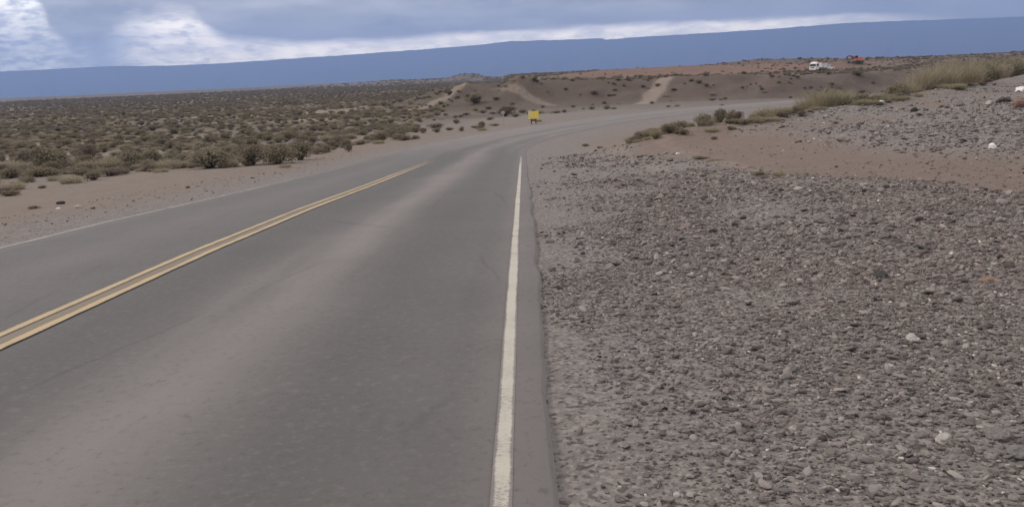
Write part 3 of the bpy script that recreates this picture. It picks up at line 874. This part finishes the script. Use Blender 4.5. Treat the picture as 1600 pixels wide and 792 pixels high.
KINDS = {}
def make_kinds():
    rs = np.random.RandomState(11)
    def shrub(key, mat, n, w, h, size, asp, lobes):
        lst = []
        for i in range(3):
            co, f, L = leaf_cloud(rs, n, w, h, size, asp, lobes)
            me = mesh_np(key + '_leaves', co, f, mat)
            sb = stem_verts(rs, L, w, h, 30); sm = sb.mesh(key + '_stems', M_STEM)
            # one joined mesh for far copies
            nv = len(co)
            allco = np.vstack([co, np.array(sb.v)])
            jm = mesh_np(key + '_whole', allco, [f, np.array([q for q in sb.f if len(q) == 4]) + nv], mat)
            jm.materials.append(M_STEM)
            mi = np.zeros(len(jm.polygons), np.int32); mi[len(f):] = 1; jm.polygons.foreach_set('material_index', mi)
            lst.append((me, sm, jm))
        KINDS[key] = lst
    shrub('olive', M_OLIVE, 1250, 1.0, .80, .036, 1.3, 9)
    shrub('green', M_GREEN, 1050, 1.0, .66, .034, 1.3, 9)
    shrub('brown', M_BROWN, 800, 1.0, .60, .030, 2.0, 8)
    for key, mat, n, w, h, bw in (('pale', M_PALE, 520, 1.0, .62, .0085), ('ygrass', M_YGRASS, 520, 1.0, .55, .008)):
        lst = []
        for i in range(3):
            co, f = grass_blades(rs, n, w, h, bw); me = mesh_np(key + '_blades', co, f, mat)
            lst.append((me, None, me))
        KINDS[key] = lst
make_kinds()
KH = {'olive': .80, 'green': .66, 'brown': .60, 'pale': .62, 'ygrass': .55}
NAME = {'olive': ('desert_shrub', 'shrub'), 'green': ('desert_shrub', 'shrub'), 'brown': ('desert_shrub', 'shrub'),
        'pale': ('grass_tussock', 'tussock'), 'ygrass': ('grass_tussock', 'tussock')}
PRS = np.random.RandomState(23)
NPL = [0]

def plant(kind, x, y, w, h, label, group, parts=True):
    v = KINDS[kind][NPL[0] % 3]; NPL[0] += 1
    z = float(terrain(x, y)); nm, cat = NAME[kind]
    sc = (w, w * PRS.uniform(.85, 1.15), h / KH[kind]); rz = PRS.uniform(0, 6.28)
    if v[1] is not None and parts:
        o = empty(nm, (x, y, z - .02), rz); o.scale = sc
        link('foliage', v[0], o); link('stems', v[1], o)
    else:
        o = link(nm, v[2]); o.location = (x, y, z - .02); o.rotation_euler = (0, 0, rz); o.scale = sc
    return tag(o, label, cat, group)

def plant_px(px, py, wpx, hpx, kind, label, group):
    p = at(px, py)
    if p is None: return
    d = math.dist(p, (0, 0, EYE))
    if d > 200: return
    k = d / F_PX
    return plant(kind, p[0], p[1], wpx * k * 1.15, hpx * k * .88, label, group)

G_FRONT = 'front row of scrub along the sandy verge left of the road'
FRONT = [
 (15, 264, 46, 15, 'pale'), (80, 266, 52, 42, 'olive'), (44, 258, 30, 26, 'brown'), (132, 262, 26, 14, 'pale'), (138, 252, 34, 30, 'brown'), (172, 265, 36, 26, 'pale'),
 (206, 265, 34, 36, 'olive'), (238, 260, 38, 30, 'olive'), (264, 264, 34, 20, 'pale'), (292, 262, 18, 15, 'pale'), (329, 263, 66, 40, 'green'),
 (358, 262, 28, 16, 'pale'), (394, 258, 46, 38, 'olive'), (386, 260, 14, 12, 'brown'), (432, 256, 52, 38, 'olive'), (470, 250, 46, 36, 'olive'), (446, 262, 16, 9, 'pale'),
 (511, 238, 18, 17, 'green'), (545, 237, 14, 15, 'brown'), (530, 226, 30, 18, 'brown'), (575, 223, 13, 14, 'olive'), (598, 221, 22, 20, 'olive'), (612, 214, 16, 12, 'brown'),
 (626, 215, 18, 16, 'green'), (637, 216, 10, 9, 'pale'), (661, 208, 14, 10, 'brown'), (682, 207, 14, 10, 'green'), (678, 200, 26, 9, 'brown'),
 (721, 205, 9, 10, 'olive'), (713, 193, 14, 8, 'brown'), (753, 198, 12, 11, 'olive'), (741, 200, 10, 5, 'brown'), (775, 197, 12, 5, 'brown'),
 (790, 182, 26, 20, 'brown'), (742, 162, 24, 18, 'olive'),
]
WORD = {'olive': 'dark olive shrub', 'green': 'grey green shrub', 'brown': 'dry brown shrub', 'pale': 'pale dry grass tuft', 'ygrass': 'yellow green grass tuft'}
ORD = ['first', 'second', 'third', 'fourth', 'fifth', 'sixth', 'seventh', 'eighth', 'ninth', 'tenth', 'eleventh', 'twelfth', 'thirteenth', 'fourteenth']
def build_front():
    cnt = {}
    for px, py, w, h, k in sorted(FRONT):
        if (px, py) == (790, 182):
            lab = 'dark brown shrub close behind the grey roadside marker post'
        elif (px, py) == (742, 162):
            lab = 'dark olive shrub at the foot of the bulldozed mound beyond the bend'
        else:
            i = cnt.get(k, 0); cnt[k] = i + 1
            lab = '%s of the front row by the left verge, %s such from left' % (WORD[k], ORD[i])
        plant_px(px, py, w, h, k, lab, G_FRONT)
build_front()

G_BANK = 'scrub and grass along the crest of the gravel bank'
def crest(px, back):
    """point of the bank's crest in that direction, 'back' metres beyond its rim"""
    v = ray(px, 150); sx = v[0] / v[1]
    lo, hi = 10.0, 90.0
    for _ in range(50):
        m = (lo + hi) / 2
        if m - np.interp(sx * m, BANK_X, BANK_Y) < back: lo = m
        else: hi = m
    return sx * lo, lo
BANK = [
 (1023, -.6, 14, 9, 'brown', 'low dark brown shrub at the left tip of the bank, by the bend'),
 (1046, -1.2, 24, 15, 'olive', 'small olive shrub near the left tip of the bank'),
 (1063, .3, 28, 14, 'green', 'flat grey green shrub behind the small olive one on the bank'),
 (1078, -.2, 12, 9, 'ygrass', 'small grass tuft between the two shrubs at the left tip of the bank'),
 (1098, -.6, 32, 17, 'green', 'round grey green shrub on the bank, left of the darkest one'),
 (1125, -.3, 24, 20, 'olive', 'dark green shrub with a pale stone at its foot on the bank'),
 (1141, .5, 18, 22, 'olive', 'tallest dark shrub of the cluster on the bank above the bend'),
 (1128, 1.0, 12, 10, 'brown', 'small brown shrub behind the tallest dark one on the bank'),
 (1154, -.8, 14, 14, 'brown', 'small upright brown shrub right of the tallest dark one'),
 (1143, -2.2, 11, 6, 'olive', 'tiny olive shrub in front of the dark cluster on the bank'),
 (1180, 1.0, 22, 8, 'brown', 'low brown shrub on the bank between the dark cluster and yellow grass'),
 (1202, 1.4, 24, 10, 'brown', 'low reddish brown shrub at the far rim of the bank'),
 (1205, -.4, 40, 14, 'ygrass', 'wide low yellow green tuft on the bank right of the dark cluster'),
 (1186, -.2, 24, 9, 'ygrass', 'low thin grass tuft beside the wide one on the bank'),
 (1241, 1.6, 30, 13, 'brown', 'dark brown shrub at the far rim left of the tall yellow grass'),
 (1247, -.9, 16, 10, 'olive', 'small olive shrub in front of the tall yellow grass'),
 (1228, .2, 30, 13, 'ygrass', 'yellow grass tuft left of the tall yellow grass on the bank'),
 (1266, .2, 40, 22, 'ygrass', 'tall yellow grass on the bank, left part of the clump'),
 (1290, .4, 46, 30, 'ygrass', 'tallest yellow grass in the middle of the bank clump'),
 (1312, .2, 42, 26, 'ygrass', 'tall yellow grass on the bank, right part of the clump'),
 (1302, .9, 12, 18, 'brown', 'dark twiggy shrub standing in the yellow grass clump'),
 (1345, -.3, 30, 14, 'green', 'grey green shrub right of the yellow grass clump'),
 (1360, .3, 26, 11, 'ygrass', 'low grass tuft just left of the white rounded crest stone'),
 (1400, .2, 34, 20, 'green', 'green shrub on the crest between the white stone and pale brush'),
 (1418, -.4, 26, 15, 'ygrass', 'green tuft at the left foot of the pale brush'),
 (1436, .8, 44, 34, 'pale', 'tall pale dry brush on the crest, leftmost clump'),
 (1462, .4, 50, 40, 'pale', 'tall pale dry brush on the crest, second clump from the left'),
 (1492, .8, 54, 44, 'pale', 'tallest pale dry brush on the crest'),
 (1508, -.2, 36, 26, 'ygrass', 'yellowish brush at the right foot of the tallest pale brush'),
 (1530, .8, 46, 32, 'green', 'grey green bush on the crest right of the pale brush'),
 (1548, .2, 36, 30, 'pale', 'pale dry brush behind the row of rocks on the crest'),
 (1575, .8, 44, 30, 'green', 'grey green bush on the crest near the right edge'),
 (1552, 2.2, 50, 40, 'brown', 'dark brown bush standing behind the crest near the right edge'),
 (1605, 1.2, 44, 32, 'pale', 'pale dry brush cut by the right edge'),
]
def build_bank():
    for px, back, w, h, k, lab in BANK:
        x, y = crest(px, back); dd = math.hypot(x, y) / F_PX
        plant(k, x, y, w * dd * 1.25, h * dd * 1.15, lab, G_BANK)
    for px, py, w, h, k, lab in ((1095, 248, 26, 7, 'green', 'flat green weeds on the near rim of the dirt track, left patch'),
                                 (1120, 251, 22, 6, 'ygrass', 'flat yellowish weeds on the near rim of the dirt track'),
                                 (1186, 274, 20, 10, 'olive', 'low dark weed with a dark base on the near rim of the dirt track'),
                                 (1216, 275, 18, 11, 'ygrass', 'small green tuft right of the dark weed on the track rim'),
                                 (915, 229, 14, 6, 'brown', 'small brown weed on the shoulder inside the bend'),
                                 (938, 232, 12, 5, 'olive', 'tiny olive weed on the shoulder inside the bend, right of the brown one'),
                                 (1116, 218, 9, 7, 'brown', 'tiny dry weed on the dirt track below the dark shrub cluster'),
                                 (53, 326, 18, 6, 'brown', 'flat dry weed on the left verge near the left edge'),
                                 (1340, 118, 20, 9, 'brown', 'low dark shrub on the slope under the white truck'),
                                 (1128, 167, 8, 5, 'brown', 'tiny dark weed on the far shoulder beyond the bend')):
        plant_px(px, py, w, h, k, lab, 'low weeds on the dirt track and shoulders')
build_bank()

# the open scrub plain
def build_plain():
    rs = np.random.RandomState(31)
    n = 170000
    r = np.exp(rs.uniform(math.log(30), math.log(900), n)); a = np.radians(rs.uniform(-44, 46, n))
    x, y = r * np.sin(a), r * np.cos(a)
    s, t = road_frame(x, y)
    # weight so the density per square metre falls slowly
    dens = np.interp(r, [30, 60, 120, 300, 900], [.75, .66, .36, .10, .02])
    per = n / (math.log(30) * math.radians(90)) / (r * r)           # points per m2 drawn
    band = np.clip(.75 + 1.4 * fbm(x / 22, y / 10, 3, 161), .22, 1.5)
    left = (s < -HALF)
    # start of the scrub behind the sandy verge
    verge = np.interp(t, [0, 40, 52, 60, 70, 90], [11, 6.6, 3.6, 2.8, 2.0, 3.5])
    ok = left & (-s - HALF > verge + 2.0 * fbm(x / 4, y / 4, 2, 165))
    yc = np.interp(x, CUT_X, CUT_Y)
    plate = (y > yc + 9) & (x > -4)
    dens = np.where(plate, dens * 1.0 * np.clip(.45 + 1.6 * fbm(x / 14, y / 14, 3, 171), 0, 1.3), dens * band)
    dens = np.where((x > -8) & (y < yc + 9) & (y > 60), dens * .12, dens)
    dens = np.where((np.abs(x + 3) < 14) & (np.abs(y - 124) < 14), dens * .5, dens)
    red = bump(x, y, 62, 285, 38, 50, 1.0) > .5
    dens = np.where(red, dens * .1, dens)
    for mx, my in ((81, 220), (106, 256)): dens = np.where((np.hypot(x - mx, y - my) < 9) | (np.hypot(x - mx * .93, y - my * .93) < 9), 0, dens)
    keep = ok & (rs.uniform(0, 1, n) < dens / per)
    # the far bank of the road bend right: behind the crest
    x, y, r, s = x[keep], y[keep], r[keep], s[keep]
    order = np.argsort(r); x, y, r, s = x[order], y[order], r[order], s[order]
    N = len(x)
    kind = rs.choice(5, N, p=[.21, .26, .24, .28, .01])
    kn = ['olive', 'green', 'brown', 'pale', 'ygrass']
    kind = np.where((r > 200) & (kind == 3), 2, kind)
    w = rs.uniform(.55, 1.35, N) * np.where(kind == 3, .75, 1.0) * np.interp(r, [30, 100, 300, 900], [1.0, 1.0, 1.25, 2.0])
    h = w * np.array([.50, .42, .36, .40, .42])[kind] * rs.uniform(.75, 1.2, N)
    first = 205
    near = np.zeros(N, bool); near[:first] = True
    for i in np.where(near)[0]:
        k = kn[kind[i]]
        zone = 'the near plain left of the road' if r[i] < 62 else ('the mid plain left of the road' if x[i] < -14 else 'ground between left verge and mounds')
        size = 'large' if w[i] > 1.1 else ('small' if w[i] < .75 else 'middling')
        lab = '%s %s amid scrub on %s' % (size, WORD[k], zone)
        plant(k, float(x[i]), float(y[i]), float(w[i]), float(h[i]), lab, '%s %ss on %s' % (size, WORD[k], zone), parts=False)
    far = ~near
    coll = source_collection('scrub', [KINDS[k][j][2] for k in kn for j in range(3)])
    m = int(far.sum())
    P = np.stack([x[far], y[far], terrain(x[far], y[far]) - .02], 1)
    rot = np.stack([np.zeros(m), np.zeros(m), rs.uniform(0, 6.28, m)], 1)
    kh = np.array([KH[k] for k in kn])[kind[far]]
    scl = np.stack([w[far], w[far], h[far] / kh], 1)
    scatter('far_scrub', coll, P, rot, scl, kind[far] * 3 + rs.randint(0, 3, m), {})
    # low cover between the shrubs
    n = 260000
    r = np.exp(rs.uniform(math.log(28), math.log(700), n)); a = np.radians(rs.uniform(-44, 46, n))
    x, y = r * np.sin(a), r * np.cos(a); s, t = road_frame(x, y)
    per = n / (math.log(25) * math.radians(90)) / (r * r)
    dens = np.interp(r, [28, 60, 120, 300, 700], [1.3, 1.0, .45, .08, .01]) * np.clip(.6 + 1.5 * fbm(x / 9, y / 5, 3, 181), .1, 1.4)
    verge = np.interp(t, [0, 40, 52, 60, 70, 90], [11, 6.6, 3.6, 2.8, 2.0, 3.5])
    yc = np.interp(x, CUT_X, CUT_Y)
    ok = ((s < -HALF) & (-s - HALF > verge + .4 + 1.5 * fbm(x / 4, y / 4, 2, 165)) & ((x < -8) | (y < 60) | (y > yc + 6)))
    slope = (x > 22) & (y > yc - 2.5) & (r < 260)
    ye = np.interp(x, BANK_X, BANK_Y)
    rim = (x > 4.6) & (x < 24) & (np.abs(y - ye + .3) < 1.7) & (s > 3)
    ok |= slope | rim
    dens = np.where((x > -10) & (y < yc + 9), dens * .4, dens)
    dens = np.where(slope & (y < yc + 12), .34 * np.clip(.4 + 2.2 * fbm(x / 8, y / 5, 3, 191), 0, 1.6), dens)
    dens = np.where(rim, 4.5 * np.clip(.5 + 1.6 * fbm(x / 2.2, y / 2.2, 2, 193), .05, 1.4), dens)
    dens = np.where(bump(x, y, 62, 285, 38, 50, 1.0) > .5, dens * .2, dens)
    keep = ok & (rs.uniform(0, 1, n) < dens / per)
    x, y, r = x[keep], y[keep], r[keep]; m = len(x)
    kind = rs.choice(5, m, p=[.16, .20, .36, .26, .02])
    inrim = (x > 4) & (y < 60) & (x < 26)
    kind = np.where(inrim, rs.choice([1, 1, 3, 4, 4, 2], m), kind)
    kind = np.where((x > 22) & (y > 90) & (r < 200), rs.choice([0, 2, 2, 2, 1], m), kind)
    w = rs.uniform(.3, .75, m) * np.interp(r, [30, 120, 700], [1, 1.2, 2.4]); h = w * rs.uniform(.28, .5, m)
    kh = np.array([KH[k] for k in kn])[kind]
    scatter('ground_cover', coll, np.stack([x, y, terrain(x, y) - .01], 1), np.stack([np.zeros(m), np.zeros(m), rs.uniform(0, 6.28, m)], 1),
            np.stack([w, w, h / kh], 1), kind * 3 + rs.randint(0, 3, m), {})
    print('scrub', N, m)
build_plain()

# ================================================================== signs, truck, excavator
M_SIGNY = simple('faded yellow sign paint', (.86, .66, .10), .5, var=.10, scale=3)
M_SIGNP = simple('bleached sign paint', (.74, .64, .40), .55, var=.08, scale=3)
M_POST = simple('weathered timber', (.10, .075, .055), .9, scale=14)
M_GALV = simple('dull galvanised steel', (.36, .35, .34), .5, .6)
M_PALEPOST = simple('chalky grey post', (.40, .36, .34), .7)
M_BLACK = simple('black rubber', (.025, .025, .026), .85)
M_WHITEP = simple('dusty white lorry paint', (.72, .70, .67), .5, var=.14, scale=2)
M_GLASS = simple('dark cab glass', (.02, .024, .028), .08, spec=.6)
M_CHASSIS = simple('dirty dark chassis', (.05, .045, .042), .8)
M_ORANGE = simple('faded orange machine paint', (.54, .19, .09), .5, var=.12, scale=2)
M_PINK = simple('bleached orange panels', (.62, .33, .22), .6, var=.10, scale=2)
M_DRED = simple('dark red boom paint', (.26, .060, .035), .55, var=.15, scale=2)
M_STEEL = simple('worn dark steel', (.07, .062, .058), .6, .5)
M_LAMP = simple('lamp glass', (.6, .58, .5), .2)

def face_cam(p, extra=0.0):
    return math.atan2(-p[0], p[1]) + extra        # local -Y looks back at the camera

def build_sign():
    p = at(833, 194)
    t = empty('road_sign', (p[0], p[1], p[2] - .02), face_cam(p, .12))
    tag(t, 'low yellow rectangular road sign on two short dark posts at the bend', 'road sign')
    MB().box((.06, 0, .80), (.92, .022, .66)).build('sign_panel', M_SIGNY, t)
    MB().box((-.22, -.014, .86), (.30, .006, .40)).build('reflective_patch', M_SIGNP, t)
    for x in (-.14, .26):
        MB().box((x, .05, .48), (.085, .075, 1.0)).build('post', M_POST, t)
    MB().box((.06, .052, .34), (.52, .05, .16)).build('cross_board', M_POST, t)
    MB().box((.06, .022, 1.02), (.60, .018, .03)).box((.06, .022, .66), (.60, .018, .03)).build('back_rail', M_GALV, t)
build_sign()

def build_marker():
    p = at(787, 197)
    t = empty('marker_post', (p[0], p[1], p[2] - .02), face_cam(p, -.2))
    tag(t, 'thin pale grey roadside marker post with a small round plate, left of the yellow sign', 'marker post')
    MB().tube([(0, 0, 0), (0, 0, 1.22)], .035, 8).build('post', M_PALEPOST, t)
    b = MB(); b.tube([(0, -.045, 1.16), (0, -.06, 1.16)], .17, 18); b.build('round_plate', M_PALEPOST, t)
    MB().tube([(0, -.03, 1.16), (0, -.045, 1.16)], .06, 8).build('bracket', M_GALV, t)
build_marker()

def wheel(parent, x, y, r, w, out):
    o = MB().tube([(x - w / 2, y, r), (x + w / 2, y, r)], r, 22).build('wheel', M_BLACK, parent)
    MB().tube([(x + out * (w / 2 - .02), y, r), (x + out * (w / 2 + .03), y, r)], r * .55, 16).build('rim', M_GALV, o)
    return o

def build_truck():
    p = at(1280, 111)
    p = (p[0] * 1.01, p[1] * 1.01); z = float(terrain(*p))
    t = empty('white_truck', (p[0], p[1], z - .03), math.radians(-20.3 - 31))
    t.scale = (.82,) * 3
    tag(t, 'white lorry with a short pale load body, parked on the rise under the mountain', 'truck')
    # front of the lorry looks along local -Y
    cab = MB()
    cab.prism([(-3.95, .62), (-3.95, 1.45), (-3.72, 2.55), (-3.45, 2.78), (-2.05, 2.78), (-2.0, .62)], -1.2, 1.2)
    c = cab.build('cab', M_WHITEP, t)
    rot = Matrix.Rotation(math.atan2(.23, 1.10), 3, 'X')
    MB().box((0, -3.845, 1.98), (2.1, .03, .82), rot=Matrix.Rotation(-math.atan2(.23, 1.10), 3, 'X')).build('windscreen', M_GLASS, c)
    for sx in (-1, 1):
        d = MB().box((sx * 1.207, -2.85, 1.55), (.03, 1.15, 1.75)).build('door', M_WHITEP, c)
        MB().box((sx * 1.226, -2.9, 2.02), (.02, .95, .62)).build('side_window', M_GLASS, c)
        MB().box((sx * .86, -3.965, .98), (.40, .05, .22)).build('headlight', M_LAMP, t)
        MB().box((sx * 1.42, -3.75, 2.05), (.22, .10, .50)).build('mirror', M_CHASSIS, t)
    MB().box((0, -4.0, .68), (2.42, .16, .34), taper=(.96, .9)).build('bumper', M_WHITEP, t)
    MB().box((0, -3.975, 1.22), (1.25, .04, .26)).build('grille', M_CHASSIS, t)
    MB().prism([(-3.35, 2.78), (-3.15, 3.02), (-2.2, 3.08), (-2.1, 2.78)], -.95, .95).build('roof_spoiler', M_WHITEP, t)
    ch = MB()
    for sx in (-.45, .45): ch.box((sx, .55, .88), (.16, 6.3, .28))
    for y in (-1.2, .6, 2.4): ch.box((0, y, .88), (.74, .14, .2))
    ch.build('chassis', M_CHASSIS, t)
    # open load body with ribs
    body = MB()
    body.box((0, 1.15, 1.30), (2.40, 3.6, .14))
    for sx in (-1.17, 1.17): body.box((sx, 1.15, 1.92), (.08, 3.6, 1.10))
    body.box((0, -.62, 2.05), (2.26, .08, 1.36)); body.box((0, 2.92, 1.88), (2.26, .07, 1.02))
    for y in (-.4, .45, 1.3, 2.15, 2.8):
        for sx in (-1.235, 1.235): body.box((sx, y, 1.92), (.05, .1, 1.06))
    body.build('load_body', M_WHITEP, t)
    MB().box((0, 3.35, .85), (2.3, .35, .62)).build('rear_bumper', M_WHITEP, t)
    tk = MB().tube([(-1.0, -1.3, .95), (-1.0, -.2, .95)], .30, 14); tk.build('fuel_tank', M_GALV, t)
    for y in (-2.95, 1.55, 2.65):
        for sx in (-1, 1): wheel(t, sx * 1.03, y, .50, .30, sx)
    for sx in (-1, 1):
        f = MB(); f.prism([(.9, 1.08), (1.05, 1.14), (3.1, 1.14), (3.25, .95), (3.22, .93), (3.08, 1.09), (1.06, 1.09)], sx * 1.03 - .19, sx * 1.03 + .19)
        f.build('mudguard', M_WHITEP, t)
build_truck()

def build_pickup():
    p = at(1295, 110); z = float(terrain(p[0], p[1]))
    t = empty('pickup', (p[0], p[1], z - .03), math.radians(-20.5 - 24))
    t.scale = (.85,) * 3
    tag(t, 'small white vehicle parked close behind the white lorry, right of it', 'pickup')
    b = MB(); b.prism([(-2.4, .42), (-2.45, .86), (-2.3, 1.0), (-1.25, 1.08), (.3, 1.08), (2.4, 1.06), (2.45, .5), (2.4, .42)], -.86, .86)
    b.build('body', M_WHITEP, t)
    c = MB().prism([(-1.3, 1.07), (-.65, 1.68), (.35, 1.70), (.62, 1.07)], -.76, .76).build('cab', M_WHITEP, t)
    MB().box((0, -1.0, 1.39), (1.34, .03, .62), rot=Matrix.Rotation(-math.atan2(.65, .61), 3, 'X')).build('windscreen', M_GLASS, c)
    for sx in (-1, 1): MB().box((sx * .765, -.15, 1.38), (.02, 1.0, .40)).build('side_window', M_GLASS, c)
    for sx in (-1, 1): MB().box((sx * .62, -2.42, .78), (.34, .06, .18)).build('headlight', M_LAMP, t)
    MB().box((0, -2.46, .52), (1.7, .12, .2)).build('bumper', M_CHASSIS, t)
    for y in (-1.5, 1.5):
        for sx in (-1, 1): wheel(t, sx * .78, y, .36, .22, sx)
build_pickup()

def build_excavator():
    p = (105.7, 254.2); z = float(terrain(*p))
    t = empty('orange_excavator', (p[0], p[1], z - .04), math.radians(-22.5 + 8))
    t.scale = (.9,) * 3
    tag(t, 'orange tracked digging machine with folded boom, on the mound right of the white lorry', 'excavator')
    # boom reaches to local -X, tracks along X
    for sy in (-1, 1):
        tr = MB()
        pr = [(-1.55, .12), (-1.75, .38), (-1.55, .70), (1.55, .70), (1.75, .38), (1.55, .12)]
        n = len(pr); y0, y1 = sy * .95 - .25, sy * .95 + .25
        tr.add([(a, y0, b) for a, b in pr] + [(a, y1, b) for a, b in pr],
               [tuple(range(n)), tuple(range(n, 2 * n))[::-1]] + [(i, (i + 1) % n, (i + 1) % n + n, i + n) for i in range(n)])
        for i in range(11): tr.box((-1.5 + i * .3, sy * .95, .72), (.12, .52, .05)); 
        o = tr.build('track', M_STEEL, t)
        rl = MB()
        for x in (-1.35, -.7, 0, .7, 1.35): rl.tube([(x, sy * .95 - .27, .36), (x, sy * .95 + .27, .36)], .2, 12)
        rl.build('rollers', M_STEEL, o)
    MB().box((0, 0, .62), (1.3, 1.5, .34)).tube([(0, 0, .72), (0, 0, .94)], .62, 18).build('undercarriage', M_STEEL, t)
    h = MB(); h.box((.55, 0, 1.36), (2.2, 2.2, .86), taper=(.95, .95)).box((.75, .1, 1.86), (1.3, 1.5, .2), taper=(.9, .9)); h.build('engine_housing', M_ORANGE, t)
    MB().box((1.78, 0, 1.40), (.5, 2.25, .95), taper=(.75, .94)).build('counterweight', M_PINK, t)
    c = MB().box((-.55, -.62, 1.75), (1.25, .95, 1.60), taper=(.82, .9)).build('cab', M_ORANGE, t)
    MB().box((-.55, -1.10, 2.05), (.82, .03, .66), rot=Matrix.Rotation(.06, 3, 'X')).build('side_window', M_GLASS, c)
    MB().box((-1.15, -.62, 2.0), (.03, .74, .78), rot=Matrix.Rotation(.14, 3, 'Y')).build('front_window', M_GLASS, c)
    bm_ = MB()
    pts = [(-.7, .42, 1.35), (-1.7, .42, 2.35), (-2.7, .42, 2.55), (-3.45, .42, 2.2)]
    bm_.tube(pts, [.24, .26, .22, .16], 6); b = bm_.build('boom', M_DRED, t)
    MB().tube([(-1.0, .42, 1.15), (-2.0, .42, 2.0)], .07, 8).build('hydraulic_ram', M_GALV, b)
    a = MB().tube([(-3.35, .42, 2.45), (-3.1, .42, 1.5), (-2.85, .42, .75)], [.19, .17, .13], 6).build('stick', M_DRED, t)
    bk = MB(); pr = [(-2.75, .85), (-2.3, .55), (-2.35, .12), (-2.75, .0), (-3.05, .3)]; n = len(pr)
    bk.add([(x, .0, z_) for x, z_ in pr] + [(x, .84, z_) for x, z_ in pr], [tuple(range(n)), tuple(range(n, 2 * n))[::-1]] + [(i, (i + 1) % n, (i + 1) % n + n, i + n) for i in range(n)])
    bk.build('bucket', M_STEEL, t)
build_excavator()
